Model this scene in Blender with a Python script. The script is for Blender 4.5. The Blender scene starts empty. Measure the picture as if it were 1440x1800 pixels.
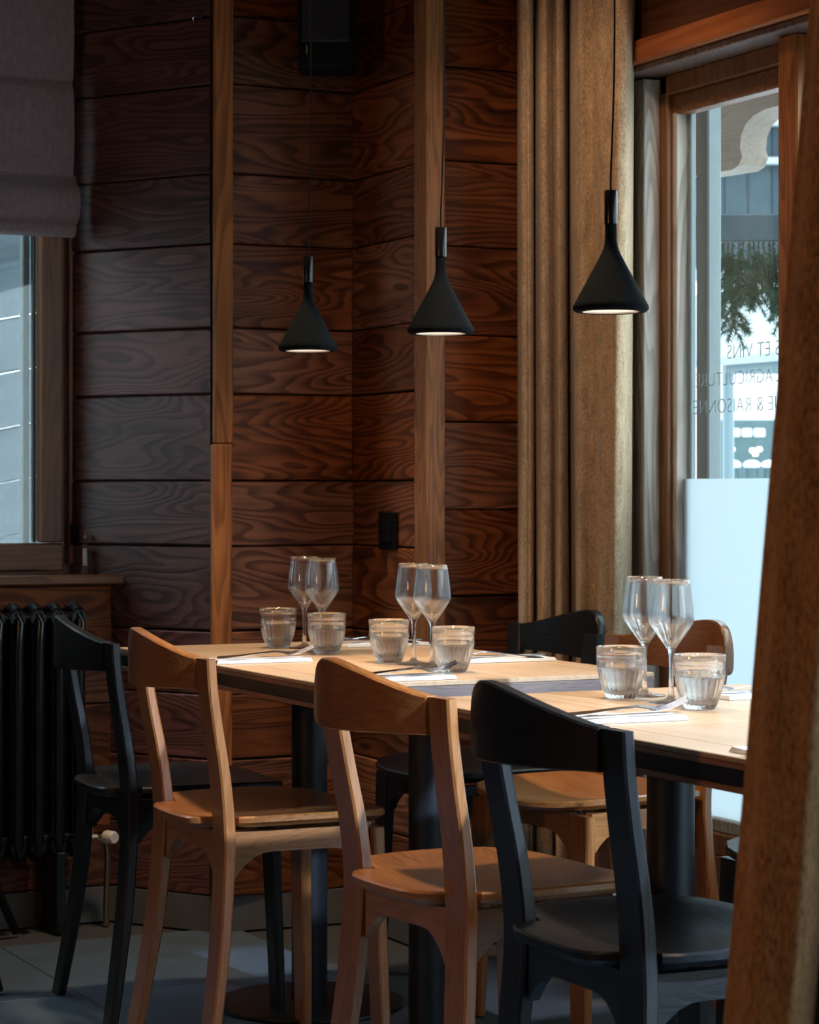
import bpy, math, random
from mathutils import Vector, Matrix
random.seed(7)
S = bpy.context.scene
COL = S.collection
PI = math.pi

# ---------------------------------------------------------------- camera (84 mm on a 36 mm high frame)
YAW = -math.atan2(.4426, .8967)
cd = bpy.data.cameras.new('camera'); cam = bpy.data.objects.new('camera', cd); COL.objects.link(cam)
cam.location = (0, 0, 1.09); cam.rotation_euler = (PI/2, 0, YAW)
cd.sensor_fit = 'VERTICAL'; cd.sensor_height = 36; cd.sensor_width = 28.8; cd.lens = 84; cd.shift_y = -38/1800
cd.dof.use_dof = True; cd.dof.focus_distance = 4.2; cd.dof.aperture_fstop = 13
S.camera = cam

# ---------------------------------------------------------------- world, light, exposure
S.view_settings.view_transform = 'Standard'; S.view_settings.look = 'None'
S.view_settings.gamma = 1; S.view_settings.use_curve_mapping = False
S.view_settings.exposure = 0.0
w = bpy.data.worlds.new('sky'); S.world = w; w.use_nodes = True
bg = w.node_tree.nodes['Background']; bg.inputs[0].default_value = (.78, .91, 1.0, 1); bg.inputs[1].default_value = 6.0
try:
    S.cycles.max_bounces = 14; S.cycles.transmission_bounces = 12; S.cycles.transparent_max_bounces = 16
    S.cycles.diffuse_bounces = 5; S.cycles.glossy_bounces = 6; S.cycles.sample_clamp_indirect = 4.0
except Exception: pass

def lamp(name, kind, loc, energy, color, size=.1, rot=(0, 0, 0), spot=None, blend=.5, sy=None):
    d = bpy.data.lights.new(name, kind); d.energy = energy; d.color = color
    if kind == 'AREA':
        d.size = size
        if sy: d.shape = 'RECTANGLE'; d.size_y = sy
    else: d.shadow_soft_size = size
    if kind == 'SPOT': d.spot_size = spot; d.spot_blend = blend
    o = bpy.data.objects.new(name, d); o.location = loc; o.rotation_euler = rot; COL.objects.link(o); return o
WARM = (1.0, .50, .20)
# the restaurant's unseen lamps above the tables and at left, with added fill spots
lamp('wall_lamp_left', 'AREA', (-1.7, 2.5, 1.5), 16, (1.0, .46, .17), .35, (0, -PI/2, 0))
lamp('fill_near_curtain', 'SPOT', (.60, .95, 2.68), 22, (1.0, .62, .36), .05, (0, 0, 0), math.radians(95), .8)  # added unseen spot, brightens the foreground curtain
lamp('fill_cool_chairs', 'SPOT', (2.45, .55, 2.25), 1250, (.62, .77, 1.0), .05, (math.radians(55), 0, math.radians(15.5)), math.radians(35), .35)  # added cool fill for the chairs' right-hand faces, no fixture here
for (u, v, e) in ((1.95, 2.60, 95), (1.95, 3.70, 175), (1.95, 4.80, 155)):
    lamp('downlight', 'SPOT', (u, v, 2.68), e, (1.0, .70, .46), .09, (0, 0, 0), math.radians(56), .6)
lamp('downlight_curtain', 'SPOT', (2.2, 4.1, 2.68), 30, (1.0, .64, .40), .05, (math.radians(36), 0, math.radians(-45)), math.radians(66), .8)

# ---------------------------------------------------------------- materials
MT = {}
def new_mat(name):
    m = bpy.data.materials.new(name); m.use_nodes = True; nt = m.node_tree
    return m, nt, nt.nodes, nt.links, nt.nodes['Principled BSDF']
def set_in(b, k, v):
    if k in b.inputs: b.inputs[k].default_value = v
def plain(name, col, rough=.5, metal=0, spec=.5, noise=0, nscale=40, bump=0):
    m, nt, N, Lk, b = new_mat(name)
    b.inputs['Base Color'].default_value = (*col, 1); b.inputs['Roughness'].default_value = rough
    b.inputs['Metallic'].default_value = metal; set_in(b, 'Specular IOR Level', spec)
    if noise or bump:
        tc = N.new('ShaderNodeTexCoord'); nz = N.new('ShaderNodeTexNoise'); nz.inputs['Scale'].default_value = nscale
        nz.inputs['Detail'].default_value = 6; Lk.new(tc.outputs['Object'], nz.inputs['Vector'])
        if noise:
            mx = N.new('ShaderNodeMix'); mx.data_type = 'RGBA'
            mx.inputs[6].default_value = (*[c*(1-noise) for c in col], 1); mx.inputs[7].default_value = (*[min(1, c*(1+noise)) for c in col], 1)
            Lk.new(nz.outputs['Fac'], mx.inputs[0]); Lk.new(mx.outputs[2], b.inputs['Base Color'])
        if bump:
            bp = N.new('ShaderNodeBump'); bp.inputs['Strength'].default_value = bump; bp.inputs['Distance'].default_value = .002
            Lk.new(nz.outputs['Fac'], bp.inputs['Height']); Lk.new(bp.outputs[0], b.inputs['Normal'])
    return m
def emis(name, col, s):
    m, nt, N, Lk, b = new_mat(name); b.inputs['Base Color'].default_value = (*col, 1)
    b.inputs['Emission Color'].default_value = (*col, 1); b.inputs['Emission Strength'].default_value = s
    return m
def wood(name, stops, axis='X', along=1.3, across=7, rings=11, fibre=60, rough=.5, bump=.25, vary=.0, ring_mix=.6, knots=0.0, spec=.4, hue=0.0, coat=0.0):
    """stops: three colours dark -> light. The grain runs along `axis` of the object's own coordinates."""
    m, nt, N, Lk, b = new_mat(name)
    tc = N.new('ShaderNodeTexCoord'); oi = N.new('ShaderNodeObjectInfo')
    sc = {'X': (along, across, across), 'Y': (across, along, across), 'Z': (across, across, along)}[axis]
    mp = N.new('ShaderNodeMapping'); mp.inputs['Scale'].default_value = sc; Lk.new(tc.outputs['Object'], mp.inputs[0])
    rnd = N.new('ShaderNodeMath'); rnd.operation = 'MULTIPLY'; rnd.inputs[1].default_value = 57; Lk.new(oi.outputs['Random'], rnd.inputs[0])
    n1 = N.new('ShaderNodeTexNoise'); n1.noise_dimensions = '4D'; n1.inputs['Scale'].default_value = 1.0; n1.inputs['Detail'].default_value = 1.5; n1.inputs['Distortion'].default_value = .3
    Lk.new(mp.outputs[0], n1.inputs['Vector']); Lk.new(rnd.outputs[0], n1.inputs['W'])
    mu = N.new('ShaderNodeMath'); mu.operation = 'MULTIPLY'; mu.inputs[1].default_value = rings*3.2; Lk.new(n1.outputs['Fac'], mu.inputs[0])
    si = N.new('ShaderNodeMath'); si.operation = 'FRACT'; Lk.new(mu.outputs[0], si.inputs[0])
    mr = N.new('ShaderNodeValToRGB'); me_ = mr.color_ramp.elements; me_[0].position = 0; me_[0].color = (.15, .15, .15, 1); me_[1].position = 1; me_[1].color = (.1, .1, .1, 1)
    for p_, c_ in ((.12, 1.0), (.45, .85), (.8, .25)): q_ = me_.new(p_); q_.color = (c_, c_, c_, 1)
    Lk.new(si.outputs[0], mr.inputs[0])
    f = {'X': (1.6, fibre, fibre), 'Y': (fibre, 1.6, fibre), 'Z': (fibre, fibre, 1.6)}[axis]
    m2 = N.new('ShaderNodeMapping'); m2.inputs['Scale'].default_value = f; Lk.new(tc.outputs['Object'], m2.inputs[0])
    n2 = N.new('ShaderNodeTexNoise'); n2.noise_dimensions = '4D'; n2.inputs['Scale'].default_value = 1; n2.inputs['Detail'].default_value = 4
    Lk.new(m2.outputs[0], n2.inputs['Vector']); Lk.new(rnd.outputs[0], n2.inputs['W'])
    n3 = N.new('ShaderNodeTexNoise'); n3.noise_dimensions = '4D'; n3.inputs['Scale'].default_value = 4.5; n3.inputs['Detail'].default_value = 3
    Lk.new(tc.outputs['Object'], n3.inputs['Vector']); Lk.new(rnd.outputs[0], n3.inputs['W'])
    # combine
    a = N.new('ShaderNodeMath'); a.operation = 'MULTIPLY'; a.inputs[1].default_value = ring_mix; Lk.new(mr.outputs[0], a.inputs[0])
    c = N.new('ShaderNodeMath'); c.operation = 'MULTIPLY_ADD'; c.inputs[1].default_value = 1-ring_mix*.6; Lk.new(n2.outputs['Fac'], c.inputs[0]); Lk.new(a.outputs[0], c.inputs[2])
    d = N.new('ShaderNodeMath'); d.operation = 'MULTIPLY_ADD'; d.inputs[1].default_value = .75; Lk.new(n3.outputs['Fac'], d.inputs[0]); Lk.new(c.outputs[0], d.inputs[2])
    e = N.new('ShaderNodeMath'); e.operation = 'SUBTRACT'; e.inputs[1].default_value = .38; Lk.new(d.outputs[0], e.inputs[0])
    cr = N.new('ShaderNodeValToRGB'); els = cr.color_ramp.elements
    els[0].position = .12; els[0].color = (*stops[0], 1); els[1].position = .92; els[1].color = (*stops[2], 1)
    k = els.new(.5); k.color = (*stops[1], 1); Lk.new(e.outputs[0], cr.inputs[0])
    out = cr.outputs[0]
    if knots:
        vm = N.new('ShaderNodeMapping'); vm.inputs['Scale'].default_value = {'X': (3.2, 5.5, 5.5), 'Y': (5.5, 3.2, 5.5), 'Z': (5.5, 5.5, 3.2)}[axis]; Lk.new(tc.outputs['Object'], vm.inputs[0])
        vo = N.new('ShaderNodeTexVoronoi'); vo.voronoi_dimensions = '4D'; vo.inputs['Scale'].default_value = 1; Lk.new(vm.outputs[0], vo.inputs['Vector']); Lk.new(rnd.outputs[0], vo.inputs['W'])
        kr = N.new('ShaderNodeMapRange'); kr.inputs[1].default_value = knots; kr.inputs[2].default_value = knots*1.5; Lk.new(vo.outputs['Distance'], kr.inputs[0])
        mx = N.new('ShaderNodeMix'); mx.data_type = 'RGBA'; mx.inputs[6].default_value = (*[q*.35 for q in stops[0]], 1)
        Lk.new(kr.outputs[0], mx.inputs[0]); Lk.new(out, mx.inputs[7]); out = mx.outputs[2]
    if vary:
        hs = N.new('ShaderNodeHueSaturation'); vr = N.new('ShaderNodeMapRange'); vr.inputs[3].default_value = 1-vary; vr.inputs[4].default_value = 1+vary
        Lk.new(oi.outputs['Random'], vr.inputs[0]); Lk.new(vr.outputs[0], hs.inputs['Value']); Lk.new(out, hs.inputs['Color'])
        if hue:
            f1 = N.new('ShaderNodeMath'); f1.operation = 'MULTIPLY'; f1.inputs[1].default_value = 7.31; Lk.new(oi.outputs['Random'], f1.inputs[0])
            f2 = N.new('ShaderNodeMath'); f2.operation = 'FRACT'; Lk.new(f1.outputs[0], f2.inputs[0])
            hr = N.new('ShaderNodeMapRange'); hr.inputs[3].default_value = 1-hue; hr.inputs[4].default_value = 1+hue*.3; Lk.new(f2.outputs[0], hr.inputs[0]); Lk.new(hr.outputs[0], hs.inputs['Saturation'])
        out = hs.outputs[0]
    Lk.new(out, b.inputs['Base Color'])
    rr = N.new('ShaderNodeMapRange'); rr.inputs[3].default_value = rough-.08; rr.inputs[4].default_value = rough+.12; Lk.new(n2.outputs['Fac'], rr.inputs[0]); Lk.new(rr.outputs[0], b.inputs['Roughness'])
    set_in(b, 'Specular IOR Level', spec)
    if coat: b.inputs['Coat Weight'].default_value = coat; b.inputs['Coat Roughness'].default_value = .2
    if bump:
        bp = N.new('ShaderNodeBump'); bp.inputs['Strength'].default_value = bump; bp.inputs['Distance'].default_value = .0015
        Lk.new(c.outputs[0], bp.inputs['Height']); Lk.new(bp.outputs[0], b.inputs['Normal'])
    return m
def fabric(name, c1, c2, scale=900, transl=.0, tcol=None, spotty=.0, stretch=(1, 1, .35)):
    m, nt, N, Lk, b = new_mat(name)
    tc = N.new('ShaderNodeTexCoord'); mp = N.new('ShaderNodeMapping'); mp.inputs['Scale'].default_value = stretch; Lk.new(tc.outputs['Object'], mp.inputs[0])
    n1 = N.new('ShaderNodeTexNoise'); n1.inputs['Scale'].default_value = scale; n1.inputs['Detail'].default_value = 3; Lk.new(mp.outputs[0], n1.inputs['Vector'])
    n2 = N.new('ShaderNodeTexNoise'); n2.inputs['Scale'].default_value = scale*.12; n2.inputs['Detail'].default_value = 5; Lk.new(mp.outputs[0], n2.inputs['Vector'])
    ad = N.new('ShaderNodeMath'); ad.operation = 'MULTIPLY_ADD'; ad.inputs[1].default_value = .45; Lk.new(n2.outputs['Fac'], ad.inputs[0]); Lk.new(n1.outputs['Fac'], ad.inputs[2])
    mr = N.new('ShaderNodeMapRange'); mr.inputs[1].default_value = .5; mr.inputs[2].default_value = .95; Lk.new(ad.outputs[0], mr.inputs[0])
    mx = N.new('ShaderNodeMix'); mx.data_type = 'RGBA'; mx.inputs[6].default_value = (*c1, 1); mx.inputs[7].default_value = (*c2, 1); Lk.new(mr.outputs[0], mx.inputs[0])
    Lk.new(mx.outputs[2], b.inputs['Base Color']); b.inputs['Roughness'].default_value = .9; set_in(b, 'Specular IOR Level', .15)
    set_in(b, 'Sheen Weight', .25)
    bp = N.new('ShaderNodeBump'); bp.inputs['Strength'].default_value = .35; bp.inputs['Distance'].default_value = .0008; Lk.new(ad.outputs[0], bp.inputs['Height']); Lk.new(bp.outputs[0], b.inputs['Normal'])
    if transl:
        tr = N.new('ShaderNodeBsdfTranslucent'); ms = N.new('ShaderNodeMixShader'); ms.inputs[0].default_value = transl
        tr.inputs[0].default_value = (*(tcol or c2), 1); o = N['Material Output']
        Lk.new(b.outputs[0], ms.inputs[1]); Lk.new(tr.outputs[0], ms.inputs[2]); Lk.new(ms.outputs[0], o.inputs[0])
    return m
def thin_glass(name, tint=(1, 1, 1), refl=1.0, ior=1.5):
    m = bpy.data.materials.new(name); m.use_nodes = True; nt = m.node_tree; N = nt.nodes; Lk = nt.links; N.remove(N['Principled BSDF'])
    t = N.new('ShaderNodeBsdfTransparent'); t.inputs[0].default_value = (*tint, 1); g = N.new('ShaderNodeBsdfGlossy'); g.inputs['Roughness'].default_value = .01
    fr = N.new('ShaderNodeLayerWeight'); fr.inputs[0].default_value = .5; pw = N.new('ShaderNodeMath'); pw.operation = 'POWER'; pw.inputs[1].default_value = 5; Lk.new(fr.outputs['Facing'], pw.inputs[0])
    ml = N.new('ShaderNodeMath'); ml.operation = 'MULTIPLY_ADD'; ml.inputs[1].default_value = .95*refl; ml.inputs[2].default_value = .04*refl; Lk.new(pw.outputs[0], ml.inputs[0])
    ms = N.new('ShaderNodeMixShader'); Lk.new(ml.outputs[0], ms.inputs[0]); Lk.new(t.outputs[0], ms.inputs[1]); Lk.new(g.outputs[0], ms.inputs[2]); Lk.new(ms.outputs[0], N['Material Output'].inputs[0])
    return m
def real_glass(name, ior=1.5, clear=.0, tint=(1, 1, 1)):
    m = bpy.data.materials.new(name); m.use_nodes = True; nt = m.node_tree; N = nt.nodes; Lk = nt.links; N.remove(N['Principled BSDF'])
    g = N.new('ShaderNodeBsdfGlass'); g.inputs['IOR'].default_value = ior; g.inputs['Color'].default_value = (*tint, 1); g.inputs['Roughness'].default_value = 0
    if clear:
        t = N.new('ShaderNodeBsdfTransparent'); ms = N.new('ShaderNodeMixShader'); ms.inputs[0].default_value = clear
        Lk.new(g.outputs[0], ms.inputs[1]); Lk.new(t.outputs[0], ms.inputs[2]); Lk.new(ms.outputs[0], N['Material Output'].inputs[0])
    else: Lk.new(g.outputs[0], N['Material Output'].inputs[0])
    return m

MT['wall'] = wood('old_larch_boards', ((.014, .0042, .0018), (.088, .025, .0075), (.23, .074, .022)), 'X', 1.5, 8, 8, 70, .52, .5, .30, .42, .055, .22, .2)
MT['walldaylit'] = wood('old_larch_boards_daylit', ((.016, .007, .0062), (.060, .0245, .0225), (.145, .063, .060)), 'X', 1.5, 8, 8, 70, .44, .5, .25, .42, .055, .42, .2)  # same larch, with the mauve daylight sheen put into its colour
MT['post'] = wood('larch_post', ((.07, .022, .006), (.22, .078, .02), (.38, .15, .045)), 'Z', 1.0, 14, 5, 80, .45, .3, .12, .4)
MT['postlight'] = wood('larch_post_pale', ((.07, .025, .008), (.19, .08, .026), (.29, .13, .045)), 'Z', 1.0, 22, 6, 80, .5, .3, .1, .55)
MT['frame'] = wood('stained_window_timber', ((.055, .022, .009), (.13, .055, .022), (.2, .09, .038)), 'Z', 1, 14, 4, 80, .45, .25, .08, .35)
MT['framex'] = wood('stained_window_timber_level', ((.055, .022, .009), (.14, .058, .023), (.22, .095, .04)), 'X', 1, 14, 4, 80, .45, .25, .08, .35)
MT['framez'] = MT['framex']
MT['framey'] = wood('stained_lintel_timber', ((.04, .014, .006), (.085, .032, .012), (.12, .05, .02)), 'Y', 1, 14, 4, 80, .5, .25, .08, .35)
MT['beam'] = wood('orange_larch_beam', ((.13, .036, .010), (.30, .095, .028), (.40, .14, .045)), 'Y', 1, 12, 4, 80, .45, .25, .08, .3)
MT['grey'] = wood('weathered_grey_plank', ((.16, .14, .12), (.30, .28, .25), (.42, .40, .36)), 'Z', .9, 9, 7, 90, .6, .4, .08, .5, .05)
MT['greybrown'] = wood('weathered_brown_plank', ((.06, .035, .03), (.12, .08, .07), (.19, .14, .12)), 'Z', .9, 9, 7, 90, .6, .4, .08, .5)
OAK = ((.125, .042, .010), (.25, .095, .024), (.35, .150, .045))
for ax in 'XYZ':
    MT['oak'+ax] = wood('oiled_oak_'+ax.lower(), OAK, ax, 2.2, 26, 4, 170, .34, .2, .06, .22, 0, .5, 0, .8)
    MT['black'+ax] = wood('black_stained_ash_'+ax.lower(), ((.0012, .002, .003), (.0025, .0036, .0048), (.005, .0065, .0085)), ax, 2.2, 26, 4, 170, .42, .3, .0, .3, 0, .28, 0, .18)
TOP = ((.30, .19, .105), (.41, .28, .165), (.48, .35, .225))
MT['top'] = wood('pale_oak_table_top', TOP, 'Y', 1.6, 16, 3, 150, .36, .12, .05, .16, 0, .4)
MT['topedge'] = wood('oak_table_edge', ((.14, .06, .03), (.24, .11, .06), (.32, .16, .09)), 'Y', 1.6, 16, 3, 150, .45, .2, .05, .2)
MT['topend'] = wood('grey_oak_table_end', ((.06, .043, .038), (.12, .09, .08), (.18, .14, .12)), 'X', 4, 60, 4, 200, .5, .3, .03, .3)
MT['blackmetal'] = plain('black_powder_coated_steel', (.010, .013, .018), .38, .3, .5)
MT['enamel'] = plain('black_gloss_enamel', (.004, .007, .010), .22, 0, .4)
MT['blackplastic'] = plain('black_plastic', (.003, .004, .005), .8, 0, .12)
MT['lampconcrete'] = plain('black_cement', (.0030, .0050, .0065), .85, 0, .06, .25, 300, .5)
MT['lamptube'] = plain('black_anodised_tube', (.015, .018, .020), .25, .7, .5)
MT['disc'] = emis('warm_lamp_diffuser', (1.0, .80, .66), .85)
MT['floor'] = plain('blue_grey_stone_floor', (.060, .094, .130), .42, 0, .5, .35, 9, .15)
MT['grout'] = plain('dark_grout', (.03, .033, .036), .8)
MT['skirt'] = plain('grey_stone_skirting', (.10, .11, .12), .5, 0, .4, .2, 20, .1)
MT['ceiling'] = plain('brown_ceiling_boards', (.10, .055, .03), .7)
MT['plaster'] = plain('dark_room_wall', (.13, .07, .04), .7)
MT['linen'] = fabric('tan_wool_curtain', (.27, .18, .10), (.78, .58, .37), 420, .22, (.5, .36, .22))
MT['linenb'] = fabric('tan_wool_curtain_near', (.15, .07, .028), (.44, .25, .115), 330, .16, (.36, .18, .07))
MT['shade'] = fabric('grey_mauve_linen', (.125, .10, .11), (.26, .21, .225), 900, .12, (.2, .17, .18))
MT['pane'] = thin_glass('window_glass', (.93, .97, .97))
MT['wine'] = real_glass('clear_crystal', 1.5, .35)
MT['tumbler'] = real_glass('pressed_glass', 1.5, .12)
MT['water'] = real_glass('water', 1.33, .2)
MT['steel'] = plain('polished_steel', (.62, .63, .64), .16, 1)
MT['napkin'] = plain('white_paper_napkin', (.60, .585, .565), .85, 0, .2, .03, 120, .2)
MT['snow'] = plain('snow', (.70, .74, .77), .8, 0, .2, .05, 3, .3)
MT['whiteplastic'] = plain('white_plastic', (.6, .58, .54), .4)
MT['brass'] = plain('brass_fitting', (.5, .42, .30), .3, 1)
MT['paleframe'] = plain('pale_weathered_outer_frame', (.15, .18, .185), .6, 0, .3, .12, 30, .2)
MT['teal'] = plain('grey_teal_sealing_strip', (.10, .16, .175), .5, 0, .4, .1, 60)
MT['galv'] = plain('galvanised_strap', (.10, .15, .17), .4, .2)
MT['siding'] = wood('bluish_snow_lit_siding', ((.07, .10, .115), (.10, .135, .155), (.125, .165, .185)), 'X', 1, 8, 4, 60, .7, .2, .06, .25)
MT['outbeam'] = wood('pale_spruce_outside', ((.15, .11, .08), (.20, .16, .125), (.24, .20, .16)), 'Y', 1.2, 14, 5, 60, .6, .2, .05, .35)
MT['outblue'] = plain('dark_blue_boarding', (.015, .034, .046), .7, 0, .3, .2, 6)
MT['awning'] = plain('pale_awning_canvas', (.24, .275, .29), .8)
MT['shopdark'] = plain('dark_green_shopfront', (.035, .075, .085), .6, 0, .4, .3, 4)
MT['sign'] = plain('white_sign_letters', (.5, .52, .52), .6)
MT['carwhite'] = plain('white_car_paint', (.5, .52, .54), .5)
MT['rubber'] = plain('dark_rubber', (.02, .02, .02), .8)
MT['bulb'] = emis('warm_festoon_bulb', (1, .85, .6), 2.0)
MT['needle'] = plain('spruce_needles', (.010, .058, .036), .8, 0, .3, .4, 30)
MT['twig'] = plain('spruce_twig', (.09, .07, .05), .8)
MT['etch'] = plain('grey_etched_lettering', (.20, .24, .26), .7)
MT['text_bg'] = plain('bark_brown', (.2, .12, .07), .7)
def film_mat():
    m = bpy.data.materials.new('frosted_film'); m.use_nodes = True; nt = m.node_tree; N = nt.nodes; Lk = nt.links; N.remove(N['Principled BSDF'])
    t = N.new('ShaderNodeBsdfTranslucent'); t.inputs[0].default_value = (.27, .30, .312, 1); d = N.new('ShaderNodeBsdfDiffuse'); d.inputs[0].default_value = (.5, .54, .56, 1)
    ms = N.new('ShaderNodeMixShader'); ms.inputs[0].default_value = .12; Lk.new(t.outputs[0], ms.inputs[1]); Lk.new(d.outputs[0], ms.inputs[2])
    Lk.new(ms.outputs[0], N['Material Output'].inputs[0]); return m
MT['film'] = film_mat()

# ---------------------------------------------------------------- helpers
def obj(name, V, F, mat, parent=None, loc=(0, 0, 0), rz=0.0, smooth=False, rot=None):
    me = bpy.data.meshes.new(name); me.from_pydata([tuple(v) for v in V], [], F); me.update()
    if smooth:
        for p in me.polygons: p.use_smooth = True
    me.materials.append(MT[mat] if isinstance(mat, str) else mat)
    o = bpy.data.objects.new(name, me); o.location = loc; o.rotation_euler = rot if rot else (0, 0, rz)
    COL.objects.link(o)
    if parent: o.parent = parent
    return o
def empty(name, loc, rz=0):
    o = bpy.data.objects.new(name, None); o.location = loc; o.rotation_euler = (0, 0, rz); o.empty_display_size = .05; COL.objects.link(o); return o
def tag(o, label=None, cat=None, group=None, kind=None):
    if label: o['label'] = label
    if cat: o['category'] = cat
    if group: o['group'] = group
    if kind: o['kind'] = kind
    return o
def copy_tree(o, parent=None):
    c = o.copy(); COL.objects.link(c); c.parent = parent
    for ch in list(o.children): copy_tree(ch, c)
    return c
class MB:
    def __init__(s): s.V = []; s.F = []
    def add(s, V, F):
        n = len(s.V); s.V += [tuple(v) for v in V]; s.F += [tuple(i+n for i in f) for f in F]; return s
    def box(s, x0, x1, y0, y1, z0, z1, c=0.0):
        if c <= 0:
            V = [(x, y, z) for z in (z0, z1) for y in (y0, y1) for x in (x0, x1)]
            F = [(0, 2, 3, 1), (4, 5, 7, 6), (0, 1, 5, 4), (2, 6, 7, 3), (0, 4, 6, 2), (1, 3, 7, 5)]
            return s.add(V, F)
        # chamfered box: 24 vertices
        V = []; idx = {}
        for ix, x in enumerate((x0, x1)):
            for iy, y in enumerate((y0, y1)):
                for iz, z in enumerate((z0, z1)):
                    dx = c if ix == 0 else -c; dy = c if iy == 0 else -c; dz = c if iz == 0 else -c
                    for a, p in enumerate(((x, y+dy, z+dz), (x+dx, y, z+dz), (x+dx, y+dy, z))):
                        idx[(ix, iy, iz, a)] = len(V); V.append(p)
        F = []
        for i in (0, 1):
            q = [idx[(i, a, b, 0)] for a, b in ((0, 0), (1, 0), (1, 1), (0, 1))]; F.append(q if i else q[::-1])
            q = [idx[(a, i, b, 1)] for a, b in ((0, 0), (0, 1), (1, 1), (1, 0))]; F.append(q if i else q[::-1])
            q = [idx[(a, b, i, 2)] for a, b in ((0, 0), (1, 0), (1, 1), (0, 1))]; F.append(q if i else q[::-1])
        for i in (0, 1):
            for j in (0, 1):
                F.append([idx[(i, j, 0, 0)], idx[(i, j, 1, 0)], idx[(i, j, 1, 1)], idx[(i, j, 0, 1)]])
                F.append([idx[(i, 0, j, 0)], idx[(i, 1, j, 0)], idx[(i, 1, j, 2)], idx[(i, 0, j, 2)]])
                F.append([idx[(0, i, j, 1)], idx[(1, i, j, 1)], idx[(1, i, j, 2)], idx[(0, i, j, 2)]])
        for i in (0, 1):
            for j in (0, 1):
                for k in (0, 1): F.append([idx[(i, j, k, 0)], idx[(i, j, k, 1)], idx[(i, j, k, 2)]])
        return s.add(V, [tuple(f) for f in F])
    def lathe(s, prof, n=32, c=(0, 0), cap=True):
        V = []; F = []
        for r, z in prof:
            for i in range(n):
                a = 2*PI*i/n; V.append((c[0]+r*math.cos(a), c[1]+r*math.sin(a), z))
        for j in range(len(prof)-1):
            for i in range(n):
                F.append((j*n+i, j*n+(i+1) % n, (j+1)*n+(i+1) % n, (j+1)*n+i))
        if cap: F.append(tuple(range(n))[::-1]); F.append(tuple((len(prof)-1)*n+i for i in range(n)))
        return s.add(V, F)
    def tube(s, pts, r, n=8, cap=True):
        pts = [Vector(p) for p in pts]; V = []; F = []
        rr = r if hasattr(r, '__len__') else [r]*len(pts)
        up = Vector((0, 0, 1)); 
        for k, p in enumerate(pts):
            t = (pts[min(k+1, len(pts)-1)]-pts[max(k-1, 0)]).normalized()
            a = t.cross(up if abs(t.z) < .95 else Vector((1, 0, 0))).normalized(); b = t.cross(a)
            for i in range(n):
                q = 2*PI*i/n; V.append(p+a*rr[k]*math.cos(q)+b*rr[k]*math.sin(q))
        for j in range(len(pts)-1):
            for i in range(n): F.append((j*n+i, j*n+(i+1) % n, (j+1)*n+(i+1) % n, (j+1)*n+i))
        if cap: F.append(tuple(range(n))[::-1]); F.append(tuple((len(pts)-1)*n+i for i in range(n)))
        return s.add(V, F)
    def sweep(s, pts, wx, wy, c=.004):
        """level rounded-rectangle sections stacked along pts; wx, wy lists of full widths"""
        V = []; F = []; n = 8
        for (p, a, b) in zip(pts, wx, wy):
            a /= 2; b /= 2
            for q in ((a, -b+c), (a, b-c), (a-c, b), (-a+c, b), (-a, b-c), (-a, -b+c), (-a+c, -b), (a-c, -b)): V.append((p[0]+q[0], p[1]+q[1], p[2]))
        for j in range(len(pts)-1):
            for i in range(n): F.append((j*n+i, j*n+(i+1) % n, (j+1)*n+(i+1) % n, (j+1)*n+i))
        F.append(tuple(range(n))[::-1]); F.append(tuple((len(pts)-1)*n+i for i in range(n)))
        return s.add(V, F)
    def prism(s, P, d0, d1, axis='y'):
        """P: closed 2-D outline; extruded from d0 to d1 along axis ('y': P=(x,z); 'x': P=(y,z); 'z': P=(x,y))"""
        f = {'y': lambda p, d: (p[0], d, p[1]), 'x': lambda p, d: (d, p[0], p[1]), 'z': lambda p, d: (p[0], p[1], d)}[axis]
        n = len(P); V = [f(p, d0) for p in P]+[f(p, d1) for p in P]
        F = [tuple(range(n)), tuple(range(n, 2*n))[::-1]]+[(i, i+n, (i+1) % n+n, (i+1) % n) for i in range(n)]
        return s.add(V, F)
    def build(s, name, mat, parent=None, loc=(0, 0, 0), rz=0, smooth=False, rot=None):
        o = obj(name, s.V, s.F, mat, parent, loc, rz, smooth, rot)
        import bmesh
        bm = bmesh.new(); bm.from_mesh(o.data); bmesh.ops.recalc_face_normals(bm, faces=bm.faces); bm.to_mesh(o.data); bm.free()
        return o
def autosmooth(o, ang=35):
    for p in o.data.polygons: p.use_smooth = True
    import bmesh
    bm = bmesh.new(); bm.from_mesh(o.data)
    for e in bm.edges:
        if len(e.link_faces) == 2 and e.calc_face_angle(0) > math.radians(ang): e.smooth = False
    bm.to_mesh(o.data); bm.free(); return o
def catmull(P, k=6):
    P = [Vector(p) for p in P]; out = []
    for i in range(len(P)-1):
        a = P[max(i-1, 0)]; b = P[i]; c = P[i+1]; d = P[min(i+2, len(P)-1)]
        for j in range(k):
            t = j/k; out.append(.5*((2*b)+(c-a)*t+(2*a-5*b+4*c-d)*t*t+(3*b-a-3*c+d)*t**3))
    out.append(P[-1]); return out

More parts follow.
